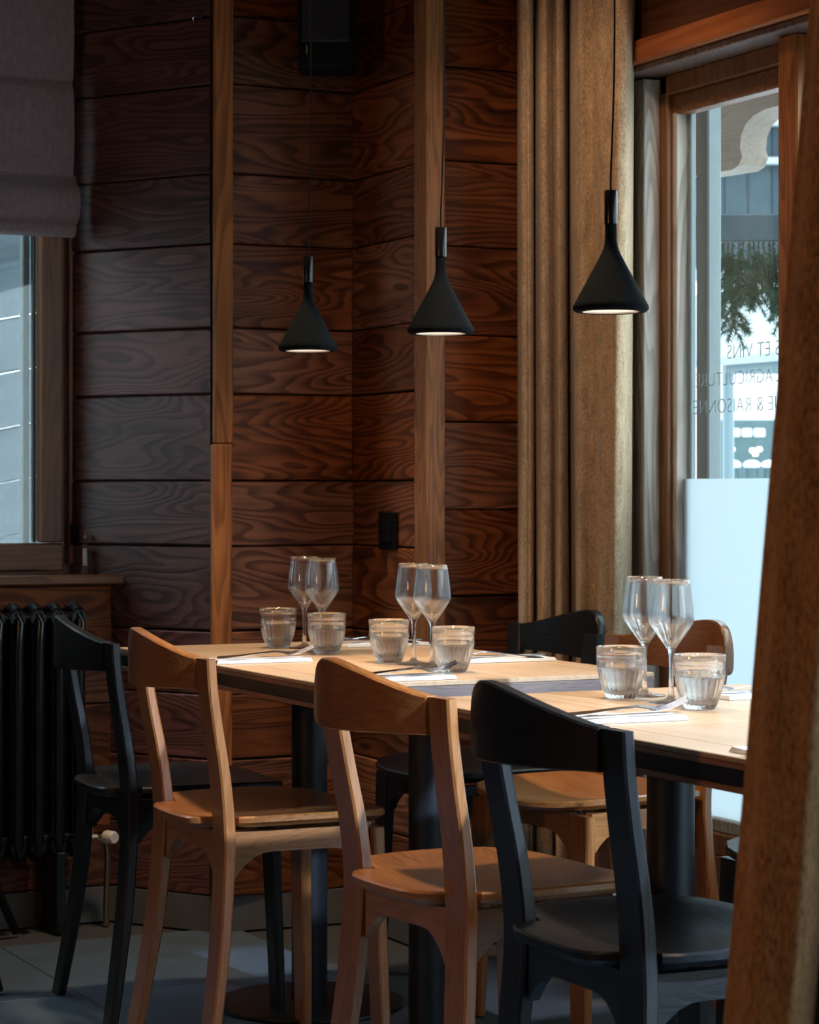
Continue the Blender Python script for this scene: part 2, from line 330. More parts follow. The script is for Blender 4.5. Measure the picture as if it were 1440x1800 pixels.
# ---------------------------------------------------------------- setting: floor, ceiling, walls
U0, U1, V0 = -1.9, 3.08, -2.0
fl = MB().box(U0, U1+.02, V0, 6.05, -.12, -.006).build('floor', 'grout'); tag(fl, kind='structure')
TS = .60
tm = {}
for i in range(-2, 6):
    for j in range(-1, 9):
        x0 = -1.7+i*TS*1.0+.35; y0 = .15+j*TS
        x1 = x0+TS; y1 = y0+TS
        if x0 > 3.0 or x1 < -1.2 or y0 > 5.9: continue
        xa, xb = max(x0, U0), min(x1, U1)
        t = MB().box(xa+.0012-(xa+xb)/2, xb-.0012-(xa+xb)/2, -TS/2+.0012, TS/2-.0012, -.006, 0, .0008).build('floor_tile', 'floor', fl, ((xa+xb)/2, (y0+y1)/2, random.uniform(-.0003, 0)))
ce = MB().box(U0, U1, V0, 6.05, 2.72, 2.80).build('ceiling', 'ceiling'); tag(ce, kind='structure')
tag(MB().box(U0-.1, U0, V0, 6.05, 0, 2.72).build('wall_left', 'plaster'), kind='structure')
tag(MB().box(U0, U1, V0-.1, V0, 0, 2.72).build('wall_front', 'plaster'), kind='structure')

ROWS = [.087, .255, .425, .585, .742, .952, 1.114, 1.329, 1.492, 1.700, 1.872, 2.094, 2.262, 2.48, 2.72]
ROWS4 = [.087, .26, .44, .64, .836, 1.044, 1.254, 1.463, 1.675, 1.881, 2.106, 2.30, 2.52, 2.72]
def clad(wall, p0, p1, rows, mat, tilt=0.0):
    """planks laid level on the face p0->p1 (room side is to the right of that direction)"""
    p0 = Vector(p0); p1 = Vector(p1); d = p1-p0; Ln = d.length; a = math.atan2(d.y, d.x)
    for k in range(len(rows)-1):
        z0, z1 = rows[k]+.0018, rows[k+1]-.0018; th = .022+random.uniform(-.003, .003)
        j = random.uniform(-.004, .004)
        h = z1-z0; V = []; c = .003; wv = [random.uniform(-.0012, .0012) for _ in range(4)]
        V = [(0, 0, 0), (Ln, 0, 0), (Ln, 0, h), (0, 0, h), (0, -th+c, wv[0]), (Ln, -th+c, wv[1]), (Ln, -th+c, h+wv[2]), (0, -th+c, h+wv[3]),
             (0, -th, c+wv[0]), (Ln, -th, c+wv[1]), (Ln, -th, h-c+wv[2]), (0, -th, h-c+wv[3])]
        F = [(0, 3, 2, 1), (8, 9, 10, 11), (4, 5, 9, 8), (6, 7, 11, 10), (0, 1, 5, 4), (2, 3, 7, 6), (0, 4, 7, 3), (4, 8, 11, 7), (1, 2, 6, 5), (5, 6, 10, 9)]
        obj('plank', V, F, mat, wall, (p0.x, p0.y, z0), a)
        # room side: local -y
# back wall, stepped: backing + four clad faces
A = (1.957, 5.895); B = (2.190, 5.525); C = (2.565, 5.505); Dp = (2.565, 5.11); E4 = (2.965, 5.11)
bk = MB()
bk.prism([(1.94, 5.90), A, (B[0]+.01, B[1]+.02), (C[0], C[1]+.012), (C[0]+.012, Dp[1]+.012), (E4[0], E4[1]+.012), (E4[0], 5.6), (3.1, 6.1), (1.94, 6.1)], 0, 2.72, 'z')
wall_back = bk.build('wall_back', 'rubber'); tag(wall_back, kind='structure')
clad(wall_back, A, B, ROWS, 'walldaylit'); clad(wall_back, (B[0], C[1]), C, ROWS, 'wall'); clad(wall_back, (C[0], C[1]-.03), (Dp[0], Dp[1]), ROWS, 'wall'); clad(wall_back, (2.585, E4[1]), E4, ROWS4, 'wall')
sk = MB().prism([(A[0]-.02, A[1]-.03), (B[0]-.012, B[1]-.03), (C[0]-.03, C[1]-.03), (C[0]-.03, Dp[1]-.03), (E4[0], E4[1]-.03), (E4[0], E4[1]), (C[0], Dp[1]), (C[0], C[1]), (B[0], B[1]), A], 0, .086, 'z').build('baseboard_back', 'skirt'); tag(sk, kind='structure')
# corner posts
pl = MB().box(-.032, .018, -.022, .024, 0, 1.505, .003).build('trim_1', 'post', None, (2.192, 5.472, 0), -.30); tag(pl, kind='structure')
MB().box(-.030, .0170, -.021, .024, 1.205, 2.72, .003).build('post_upper_piece', 'post', None, (2.196, 5.476, 0), -.30)
bpy.data.objects['post_upper_piece'].parent = pl; bpy.data.objects['post_upper_piece'].location = (.004, .003, 0); bpy.data.objects['post_upper_piece'].rotation_euler = (0, 0, .02)
for v in pl.data.vertices:
    if v.co.z > 1.4: v.co.z -= .302
pr = MB().box(2.535, 2.587, 5.048, 5.112, 0, 2.72, .003).build('trim_2', 'postlight'); tag(pr, kind='structure')

# ---------------------------------------------------------------- left window wall
VW = 5.92
lw = MB()
lw.box(U0, .35, VW, 6.05, 0, 2.72); lw.box(.35, 1.957, VW, 6.05, 0, .86); lw.box(.35, 1.957, VW, 6.05, 2.16, 2.72); lw.box(1.94, 1.957, VW-.02, 6.05, .86, 2.72)
wl = lw.build('wall_right', 'plaster'); wl.name = 'wall_rear'; tag(wl, kind='structure')
# clad panel under the sill
pan = MB().box(U0, 2.025, 5.80, VW, .087, .853).build('panel_backing', 'rubber', wl)
zz = [.087, .22, .385, .55, .70, .853]
for k in range(5):
    h = zz[k+1]-zz[k]-.004
    for (xa, xb) in ((.5, 1.35), (1.353, 2.03)):
        MB().box(0, xb-xa, -.02-random.uniform(0, .003), 0, 0, h, .003).build('panel_board', 'wall', wl, (xa, 5.80, zz[k]+.002))
    MB().box(0, .10, -.018, 0, 0, h, .003).build('panel_board', 'wall', wl, (2.025, 5.80, zz[k]+.002), PI/2)
tag(MB().box(U0, 2.03, 5.768, 5.80, 0, .086).build('baseboard_rear', 'skirt'), kind='structure')
# window_2: frame, sash, glass
w2 = MB().box(.35, 1.957, VW-.02, VW+.06, .862, .905, .003).box(1.922, 1.957, VW-.02, VW+.06, .905, 2.16, .003).box(.35, 1.957, VW-.02, VW+.06, 2.10, 2.16, .003).box(.35, .41, VW-.02, VW+.06, .905, 2.10, .003).build('window_1', 'framex'); tag(w2, kind='structure')
MB().box(.41, 1.912, VW-.045, VW+.01, .885, .955, .004).build('bottom_rail', 'framex', w2)
MB().box(1.856, 1.912, VW-.045, VW+.01, .957, 2.098, .004).build('side_rail', 'frame', w2)
MB().box(1.930, 1.950, VW-.035, VW-.022, .90, 2.1, .003).build('cover_strip', 'frame', w2)
MB().box(.41, 1.856, VW+.0, VW+.006, .955, 2.10).build('glass_pane', 'pane', w2)
MB().box(1.848, 1.8565, VW+.008, VW+.03, .955, 2.10, .002).build('sealing_strip', 'teal', w2)
MB().box(1.822, 1.840, VW+.012, VW+.04, .955, 2.10, .002).build('outer_bead', 'paleframe', w2)
sill = MB().box(U0, 2.055, 5.745, VW-.02, .853, .876, .004).build('trim_3', 'framex'); tag(sill, kind='structure')
# outside the left window: snow-lit siding with a galvanised strap
sd = empty('siding_wall', (1.0, 7.2, 0)); tag(sd, 'pale blue-white boarded outbuilding wall seen through the left window', 'wall')
for k in range(14):
    MB().box(-1.6, 1.7, 0, .03, 0, .165, .006).build('siding_board', 'siding', sd, (0, random.uniform(-.01, .01)-.015*(k % 2), .2+k*.17), rot=(random.uniform(-.02, .05), -.20, 0))
MB().box(-1.4, 1.6, -.055, -.046, 0, .045, .002).build('metal_strap', 'galv', sd, (0, 0, 1.70), rot=(0, -.24, 0))
for k in range(22): MB().lathe([(.007, 0), (.007, .006), (.003, .009)], 8).build('rivet', 'blackmetal', sd, (.25+k*.045, -.055, 1.785+k*.0107-.0), rot=(PI/2, 0, 0))
MB().box(-1.5, 1.5, -.25, .0, 0, .12, .01).build('eaves_board', 'outbeam', sd, (0, 0, 2.03), rot=(0, -.2, 0))

# ---------------------------------------------------------------- right window wall
ww = MB()
ww.box(3.0, 3.16, 4.90, 5.65, 0, 2.72); ww.box(3.02, 3.16, V0, 4.90, 2.16, 2.72); ww.box(3.02, 3.16, 1.2, 4.90, -.12, .26); ww.box(3.02, 3.16, V0, 1.2, -.12, .03); ww.box(3.02, 3.16, V0, -1.1, .26, 2.16)
wr = ww.build('wall_right', 'plaster'); tag(wr, kind='structure')
MB().box(2.965, 3.0, 4.885, 5.10, 0, 2.72, .002).build('corner_board', 'grey', wr)
MB().box(2.972, 3.03, 4.845, 4.885, 0, 2.06, .002).build('grey_plank', 'grey', wr)
MB().box(2.985, 3.03, 4.800, 4.845, 0, 2.06, .002).build('grey_plank', 'grey', wr)
# beam and lintel
bm_ = MB().box(2.925, 3.06, V0, 5.09, 2.082, 2.135, .004).build('trim_4', 'beam'); tag(bm_, kind='structure')
MB().box(2.955, 3.06, V0, 5.09, 2.136, 2.72, .003).build('lintel_board', 'framey', bm_)
MB().box(2.945, 3.06, V0, 5.08, 2.066, 2.081, .002).build('soffit_strip', 'greybrown', bm_)
w1 = MB().box(3.03, 3.10, -1.1, 4.80, 2.02, 2.066, .003).box(3.03, 3.10, 1.2, 4.80, .26, .31, .003).box(3.03, 3.10, 4.77, 4.845, 0.0, 2.066, .003).build('window_2', 'frame'); tag(w1, kind='structure')
edges = [4.772, 4.196, 3.30, 2.3, 1.2, .1, -1.05]
for k in range(6):
    b_, a_ = edges[k], edges[k+1]
    a_ += .07 if k < 5 else 0
    MB().box(3.045, 3.085, b_-.018, b_, .31, 2.02, .003).box(3.045, 3.085, a_, a_+.018, .31, 2.02, .003).box(3.045, 3.085, a_, b_, .31 if k < 4 else .03, .34 if k < 4 else .06, .003).build('sash', 'grey', w1)
    MB().box(3.0448, 3.085, a_, b_, 1.974, 2.02, .003).build('sash_head', 'framez', w1)
    MB().box(3.068, 3.074, a_+.01, b_-.012, .33 if k < 4 else .06, 2.0).build('glass_pane', 'pane', w1)
    if k == 4: MB().box(3.02, 3.10, a_, a_+.02, .03, .32).build('low_stile', 'frame', w1)
    if k < 3: obj('frosted_film', [(3.0665, a_+.018, .34), (3.0665, b_-.018, .34), (3.0665, b_-.018, 1.117), (3.0665, a_+.018, 1.117)], [(0, 1, 2, 3)], 'film', w1)
    MB().box(3.076, 3.09, b_-.034, b_-.018, .32, 2.0, .002).build('pale_bead', 'paleframe', w1)
    if k < 5: MB().box(2.99, 3.10, a_-.07, a_, .26, 2.066, .004).build('mullion', 'beamz' if 'beamz' in MT else 'post', w1)
# lettering on the glass (faces the street, so it reads mirrored from inside)
for (s, vr, z, h) in (('S ET VINS', 4.375, 1.390, .042), ("L'AGRICULTURE", 4.372, 1.331, .040), ('UÉ & RAISONNÉE', 4.366, 1.268, .042)):
    c = bpy.data.curves.new('lettering', 'FONT'); c.body = s; c.size = h*1.15; c.extrude = .0003; c.offset = -.0010; c.space_character = 1.05
    c.materials.append(MT['etch']); t = bpy.data.objects.new('lettering', c); COL.objects.link(t); t.parent = w1
    t.matrix_world = Matrix.Translation((3.0755, vr, z)) @ Matrix(((0, 0, 1, 0), (1, 0, 0, 0), (0, 1, 0, 0), (0, 0, 0, 1))) 

# ---------------------------------------------------------------- curtains
def curtain(name, top, bot, z0, z1, mat, label, cat, n=14, th=.003, k=8, power=1.0):
    T = catmull([(p[0], p[1], 0) for p in top], k); Bt = catmull([(p[0], p[1], 0) for p in bot], k)
    V = []; F = []; m = len(T)
    for j in range(n+1):
        s = (j/n)
        for i in range(m):
            q = T[i].lerp(Bt[i], (1-s)**power); wob = .003*math.sin(i*.7+s*6)
            V.append((q.x+wob, q.y+wob*.5, z0+(z1-z0)*s))
    for j in range(n):
        for i in range(m-1): F.append((j*m+i, j*m+i+1, (j+1)*m+i+1, (j+1)*m+i))
    o = obj(name, V, F, mat, None, smooth=True)
    md = o.modifiers.new('thickness', 'SOLIDIFY'); md.thickness = th; md.offset = 0
    tag(o, label, cat); return o
def cpx(L): return [((px-720)/4200*d*.8967+d*.4426, -(px-720)/4200*d*.4426+d*.8967) for px, d in L]
FO = [(912, 5.74), (917, 5.63), (927, 5.595), (936, 5.63), (941, 5.76), (946, 5.64), (956, 5.58), (966, 5.61), (973, 5.63), (981, 5.585), (991, 5.61), (997, 5.77), (1003, 5.62), (1014, 5.555)]
top = cpx(FO+[(1040, 5.545), (1072, 5.50), (1098, 5.475), (1113, 5.50), (1117, 5.56), (1116, 5.62)])
bot = cpx([(p+(3 if p > 960 else 0)+(6 if p > 990 else 0), d-.02 if i % 2 else d+.01) for i, (p, d) in enumerate(FO)]+[(1036, 5.555), (1054, 5.52), (1068, 5.49), (1082, 5.51), (1088, 5.57), (1104, 5.61), (1117, 5.63)][:6])
cf = curtain('window_curtain', top, bot, .02, 2.62, 'linen', 'tan woven floor-length curtain gathered beside the window behind the black chair', 'curtain', 20)
rodm = MB().box(2.80, 2.92, 4.2, 5.08, 2.62, 2.65, .003).build('trim_5', 'frame'); tag(rodm, kind='structure')
def cam_pt(X, D): return (X*.8967+D*.4426, -X*.4426+D*.8967)
def cpath(L): return [cam_pt(x, d) for x, d in L]
def shx(L, dx): return [(x+dx, d) for x, d in L]
topn = cpath(shx([(.36, 2.36)]+[(.405, 2.30), (.392, 2.21), (.378, 2.19), (.372, 2.165), (.385, 2.14), (.42, 2.13), (.445, 2.19), (.455, 2.24), (.47, 2.19), (.50, 2.15), (.55, 2.16), (.58, 2.24), (.61, 2.17), (.66, 2.14), (.70, 2.25)], .091))
botn = cpath(shx([(.37, 2.42)]+[(.33, 2.36), (.30, 2.26), (.280, 2.22), (.272, 2.185), (.285, 2.15), (.32, 2.13), (.35, 2.17), (.365, 2.25), (.38, 2.17), (.42, 2.13), (.49, 2.15), (.53, 2.25), (.57, 2.17), (.64, 2.14), (.70, 2.25)], -.031))
cn = curtain('doorway_curtain', topn, botn, .02, 2.66, 'linenb', 'large brown curtain hanging in the right foreground close to the viewer', 'curtain', 24, power=1.0)

# ---------------------------------------------------------------- roman shade on the left window
sh = empty('roman_shade', (1.3, 5.84, 0)); tag(sh, 'mauve-grey linen roman shade half lowered over the left window', 'window shade')
def tier(z0, z1, bulge, name='fabric_tier', xr=.622):
    P = [(-.000, z1), (-.012, z1-.02)]
    for k in range(7):
        t = k/6; P.append((-.012-bulge*math.sin(PI*(.15+.75*t)) , z1-.03-(z1-z0-.035)*t))
    P += [(-.004, z0), (.004, z0+.01), (.004, z1)]
    o = MB().prism(P, -.7, xr, 'x').build(name, 'shade', sh); autosmooth(o, 50)
tier(2.13, 2.40, .010); tier(1.885, 2.135, .012); tier(1.765, 1.892, .034, xr=.632); tier(1.733, 1.80, .016, 'hem', .626)
MB().box(-.75, .62, -.03, .03, 2.40, 2.47, .004).build('head_rail', 'frame', sh)
# blind cord with weight
bc = MB().tube([(1.938, 5.868, 2.45), (1.939, 5.866, 1.8), (1.938, 5.868, 1.01)], .0016, 6).build('blind_cord', 'blackplastic')
tag(bc, 'thin black pull cord hanging at the right edge of the left window', 'cord')
MB().lathe([(.004, .948), (.010, .952), (.0105, .998), (.008, 1.005), (.003, 1.01)], 14, (1.938, 5.868)).build('cord_weight', 'blackplastic', bc)
vi = empty('glass_vial', (1.955, 5.83, .876)); tag(vi, 'small clear vial with pale paper inside standing on the windowsill corner', 'vial')
autosmooth(MB().lathe([(.007, 0), (.0075, .003), (.0075, .080), (.005, .086), (.005, .092)], 16).build('tube', 'wine', vi))
MB().lathe([(.0045, .022), (.0045, .066)], 12).build('paper_roll', 'napkin', vi)
MB().lathe([(.0062, .0925), (.0062, .101)], 12).build('cap', 'steel', vi.children[0])

# ---------------------------------------------------------------- radiator
ra = empty('radiator', (1.91, 5.70, 0)); tag(ra, 'black cast column radiator under the left windowsill', 'radiator')
def rad_section():
    P = MB()
    for dy in (-.052, 0, .052):
        P.tube([(0, dy*.2-.0, .800), (0, dy*.75, .793), (0, dy, .765), (0, dy, .70), (0, dy, .28), (0, dy, .225), (0, dy*.75, .198), (0, dy*.2, .190)], .0135, 10)
    P.tube([(-.026, 0, .765), (.026, 0, .765)], .019, 10); P.tube([(-.026, 0, .225), (.026, 0, .225)], .019, 10)
    P.tube([(0, -.05, .775), (0, .05, .775)], .0195, 12); P.tube([(0, -.05, .215), (0, .05, .215)], .0195, 12)
    return P
r0 = None
for k in range(22):
    if r0 is None:
        r0 = rad_section().build('section', 'enamel', ra, (-.03, 0, 0)); autosmooth(r0, 50)
    else:
        c = r0.copy(); c.location = (-.03-k*.052, 0, 0); COL.objects.link(c)
for x in (-.08, -1.0): MB().box(x-.012, x+.012, -.06, .06, .0, .20, .003).build('foot', 'enamel', ra)
MB().tube([(-.004, 0, .225), (.03, 0, .225), (.055, 0, .21), (.06, 0, .18), (.06, .01, .05), (.06, .01, .0)], .008, 10).build('pipe', 'brass', ra)
vk = MB().lathe([(.0155, 0), (.0165, .004), (.0165, .028), (.013, .034)], 20).build('valve_knob', 'whiteplastic', ra, (.052, -.012, .225), rot=(PI/2, 0, .35)); autosmooth(vk)
MB().lathe([(.010, 0), (.012, .02), (.010, .04)], 12).build('valve_body', 'brass', ra, (.0, -.03, .232), rot=(0, 0, 0))

# ---------------------------------------------------------------- wall fittings
sp = empty('loudspeaker', (2.392, 5.300, 2.108), YAW); tag(sp, 'black loudspeaker box mounted high in the wall corner', 'loudspeaker')
MB().box(-.068, .068, -.07, .07, 0, .26, .006).build('cabinet', 'blackplastic', sp)
MB().box(-.058, .058, -.078, -.071, .06, .25, .003).build('grille', 'blackmetal', sp.children[0])
MB().box(-.048, -.044, -.0795, -.0785, .028, .05).build('badge', 'steel', sp.children[0])
MB().box(-.012, .012, .07, .20, .10, .13, .002).build('bracket', 'blackmetal', sp)
sw = empty('wall_switch', (2.5430, 5.262, .945)); tag(sw, 'small square black switch plate on the dark wood wall', 'switch')
MB().box(-.009, 0, -.048, .048, 0, .092, .003).build('plate', 'blackplastic', sw)
MB().box(-.013, -.0091, -.030, .030, .018, .074, .002).build('rocker', 'blackplastic', sw.children[0])
hk = empty('wall_hook', (2.150, 5.518, 2.240), -1.0); tag(hk, 'tiny bright metal cup hook high on the dark plank wall', 'hook')
MB().tube([(0, 0, .02), (0, -.02, .02), (0, -.035, .012), (0, -.032, -.004), (0, -.020, -.008)], .0022, 8).build('wire', 'steel', hk)
MB().lathe([(.006, 0), (.006, .003)], 12).build('collar', 'steel', hk, (0, 0, .02), rot=(PI/2, 0, 0))

# ---------------------------------------------------------------- chairs (local x forward, y to the sitter's left)
def lin(xs, ys, t):
    for i in range(len(xs)-1):
        if t <= xs[i+1]:
            f = (t-xs[i])/(xs[i+1]-xs[i]); return ys[i]+(ys[i+1]-ys[i])*f
    return ys[-1]
ZT = .780
def stile_path(side, ztop):
    sgn = side
    ctl = [(-.200, .196, 0), (-.180, .184, .12), (-.160, .172, .26), (-.149, .163, .40), (-.148, .160, .47), (-.157, .163, .56), (-.173, .168, .65), (-.184, .172, .72), (-.189, .174, ztop)]
    return [(p.x, sgn*p.y, p.z) for p in catmull(ctl, 4)]
def make_chair(kind, label, group):
    P = 'oak' if kind == 'oak' else 'black'
    r = empty('dining_chair', (0, 0, 0)); tag(r, label, 'chair', group)
    for side in (-1, 1):
        pts = stile_path(side, ZT if side < 0 else ZT-.006); n = len(pts)
        wx = [lin([0, .2, .45, .6, .8], [.018, .021, .023, .020, .018], p[2]) for p in pts]
        wy = [lin([0, .2, .45, .6, .8], [.054, .060, .064, .062, .058], p[2]) for p in pts]
        autosmooth(MB().sweep(pts, wx, wy, .0035).build('rear_leg', P+'Z', r), 30)
        fp = [(.165, side*.186, 0), (.162, side*.182, .12), (.156, side*.176, .3), (.152, side*.172, .452)]
        autosmooth(MB().sweep(fp, [.018, .020, .022, .023], [.050, .054, .058, .062], .0035).build('leg', P+'Z', r), 30)
    # seat
    half = [(-.194, 0), (-.196, .06), (-.194, .095), (-.184, .116), (-.166, .1255), (-.135, .1265), (-.132, .150), (-.130, .190), (-.110, .205), (-.06, .212), (.0, .214), (.06, .212), (.12, .203), (.168, .180), (.193, .14), (.206, .09), (.211, .04)]
    out = half+[(.209, 0)]+[(x, -y) for x, y in half[:0:-1]]
    n = len(out); V = []; F = []
    rings = [(1.0, -.012), (1.0, -.0035), (.985, 0), (.93, 0), (.80, 0), (.62, 0), (.42, 0), (.2, 0)]
    def zs(x, y):
        rr = min(1, math.hypot(x/.2, y/.2)); return .478+.010*(abs(y)/.2)**2-.012*max(0, 1-rr*rr)+.006*max(0, x/.2)*0-.004*max(0, x/.2)**2
    for (s, dz) in rings:
        for (x, y) in out: V.append((x*s, y*s, zs(x*s, y*s)+dz))
    V.append((0, 0, zs(0, 0))); ti = len(V)-1
    base = len(V)
    for (x, y) in out: V.append((x*.93, y*.93, zs(x, y)-.022))
    V.append((0, 0, .452)); bi = len(V)-1
    for k in range(len(rings)-1):
        for i in range(n): F.append((k*n+i, k*n+(i+1) % n, (k+1)*n+(i+1) % n, (k+1)*n+i))
    k = len(rings)-1
    for i in range(n): F.append((k*n+i, k*n+(i+1) % n, ti))
    for i in range(n): F.append((base+(i+1) % n, base+i, i, (i+1) % n)); F.append((base+i, base+(i+1) % n, bi))
    s_ = MB(); s_.V = V; s_.F = F; autosmooth(s_.build('seat', P+'Y', r), 40)
    # aprons with arched undersides
    def rail(a, b, th, hm=.040, he=.088, zt=.456):
        a = Vector((*a, 0)); b = Vector((*b, 0)); d = (b-a); Ln = d.length; d.normalize(); nrm = Vector((-d.y, d.x, 0))*th/2
        m = 14; V = []; F = []
        for i in range(m+1):
            t = i/m; e = abs(2*t-1); h = hm+(he-hm)*max(0, (e-.45)/.55)**2.2; p = a+d*Ln*t
            for (q, z) in ((nrm, zt), (-nrm, zt), (-nrm, zt-h), (nrm, zt-h)): V.append((p.x+q.x, p.y+q.y, z))
        for i in range(m):
            for j in range(4): F.append((i*4+j, i*4+(j+1) % 4, (i+1)*4+(j+1) % 4, (i+1)*4+j))
        F.append((0, 1, 2, 3)); F.append(tuple(m*4+j for j in (3, 2, 1, 0)))
        o = MB(); o.V = V; o.F = F; return autosmooth(o.build('apron', P+('X' if abs(d.x) > .7 else 'Y'), r), 25)
    for sd_ in (-1, 1): rail((-.130, sd_*.158), (.138, sd_*.175), .020)
    rail((-.145, -.124), (-.145, .124), .018); rail((.152, -.145), (.152, .145), .020)
    # crest rail: asymmetric, peak at the sitter's left
    ys = [-.1440, -.12, -.09, -.06, -.03, 0, .03, .06, .09, .11, .13, .148, .160, .172, .182, .191, .197, .200]
    def ztop(y): return lin([-.1440, -.115, -.06, .0, .05, .09, .115, .135, .155, .170, .182, .191, .197, .200], [.781, .785, .797, .809, .8175, .8225, .824, .8235, .8205, .815, .806, .793, .778, .762], y)
    def zbot(y): return lin([-.1440, 0, .15, .178, .191, .197, .200], [.722, .716, .710, .711, .716, .723, .735], y)
    def xb(y): return -.188-.028*(1-((y-.02)/.17)**2)-(.012 if y > .1 else .012*max(0, (y+.144)/.245))
    V = []; F = []; m = len(ys)
    for y in ys:
        zt, zb = ztop(y), zbot(y); x = xb(y)
        for (dx, z) in ((.011, zb+.002), (.011, zt-.003), (.008, zt), (-.008, zt), (-.011, zt-.003), (-.011, zb+.002), (-.008, zb), (.008, zb)): V.append((x+dx, y, z))
    for i in range(m-1):
        for j in range(8): F.append((i*8+j, i*8+(j+1) % 8, (i+1)*8+(j+1) % 8, (i+1)*8+j))
    F.append(tuple(range(8))[::-1]); F.append(tuple((m-1)*8+j for j in range(8)))
    c_ = MB(); c_.V = V; c_.F = F; autosmooth(c_.build('crest_rail', P+'Y', r), 40)
    return r
co = make_chair('oak', 'oak chair at the near side of the far table, second from the radiator', 'oak dining chairs')
cb = make_chair('black', 'black chair beside the radiator at the far left end of the tables', 'black dining chairs')
def put(src, u, v, rot, label=None):
    o = src if src.get('used') is None else copy_tree(src)
    src['used'] = 1
    o.location = (u, v, 0); o.rotation_euler = (0, 0, rot)
    if label: o['label'] = label
    return o
put(co, 1.800, 4.285, 0)
put(co, 1.800, 3.365, .07, 'oak chair nearest the viewer, with its back toward us in front of the table gap')
put(co, 2.510, 4.235, PI+.10, 'oak chair on the window side, its rounded back seen behind the near wine glasses')
put(cb, 1.800, 4.775, -.05)
put(cb, 1.800, 2.830, 0, 'black chair in the foreground beside the large brown curtain')
put(cb, 2.506, 4.718, PI, 'black chair on the window side in front of the gathered tan curtain')
put(cb, 2.490, 3.290, PI, 'black chair mostly hidden behind the foreground curtain, only its seat corner and leg showing')
for c in (co, cb):
    if 'used' in c: del c['used']
for o in list(bpy.data.objects):
    if 'used' in o: del o['used']
# stool foot at the left edge
st = empty('stool', (1.42, 5.42, 0)); tag(st, 'black splay-legged stool at the left edge, only one foot in view', 'stool')
autosmooth(MB().lathe([(.10, .43), (.15, .435), (.155, .45), (.15, .462), (.02, .465)], 28).build('seat', 'blackX', st), 30)
for k in range(3):
    a = .70+k*PI*2/3; MB().tube([(.10*math.cos(a), .10*math.sin(a), .435), (.40*math.cos(a), .40*math.sin(a), .008)], [.013, .0105], 10).build('leg', 'blackZ', st)

# ---------------------------------------------------------------- tables
UF, UB = 1.722, 2.385
def make_table():
    r = empty('dining_table', (0, 0, 0)); hw = (UB-UF)/2; hl = .28
    MB().box(-hw+.07, hw-.07, -hl, hl, .742, .750, .0006).build('top_panel', 'top', r)
    for s in (-1, 1):
        x0, x1 = sorted((s*(hw-.0695), s*hw)); MB().box(x0, x1, -hl, hl, .742, .750, .0012).build('edge_board', 'top', r)
        x0, x1 = sorted((s*(hw-.03), s*(hw+.0006))); MB().box(x0, x1, -hl+.0005, hl-.0005, .7345, .7417, .0006).build('edge_strip', 'topedge', r)
        x0, x1 = sorted((s*(hw-.03), s*(hw-.002))); MB().box(x0, x1, -hl+.021, hl-.021, .712, .7343).build('steel_band', 'blackmetal', r)
        x0, x1 = sorted((s*(hw-.03), s*hw)); MB().box(x0, x1, -hl+.021, hl-.021, .7035, .7118, .0006).build('lower_strip', 'topedge', r)
        y0, y1 = sorted((s*(hl-.02), s*hl)); MB().box(-hw+.001, hw-.001, y0, y1, .7037, .7415, .001).build('end_board', 'topend', r)
    MB().box(-hw+.03, hw-.03, -hl+.02, hl-.02, .715, .7415).build('underframe', 'blackmetal', r)
    autosmooth(MB().lathe([(.038, .012), (.038, .715)], 36).build('column', 'blackmetal', r), 40)
    autosmooth(MB().lathe([(.198, 0), (.200, .004), (.198, .008), (.06, .012)], 48).build('base_plate', 'blackmetal', r), 30)
    MB().box(-.15, .15, -.02, .02, .700, .7149).build('mounting_bar', 'blackmetal', r)
    return r
tb = make_table()
TV = [(4.64, 'oak-topped pedestal table at the far end of the row, under the farthest pendant'), (4.079, 'oak-topped pedestal table second from the far end, its grey end board facing the gap'),
      (3.222, 'oak-topped pedestal table on the near side of the gap, holding the two nearest tumblers'), (2.661, 'oak-topped pedestal table nearest the viewer, running behind the foreground curtain')]
for k, (v, lb) in enumerate(TV):
    o = tb if k == 0 else copy_tree(tb)
    o.location = ((UF+UB)/2, v, 0); tag(o, lb, 'table', 'pedestal tables in one row')
ZTB = .750

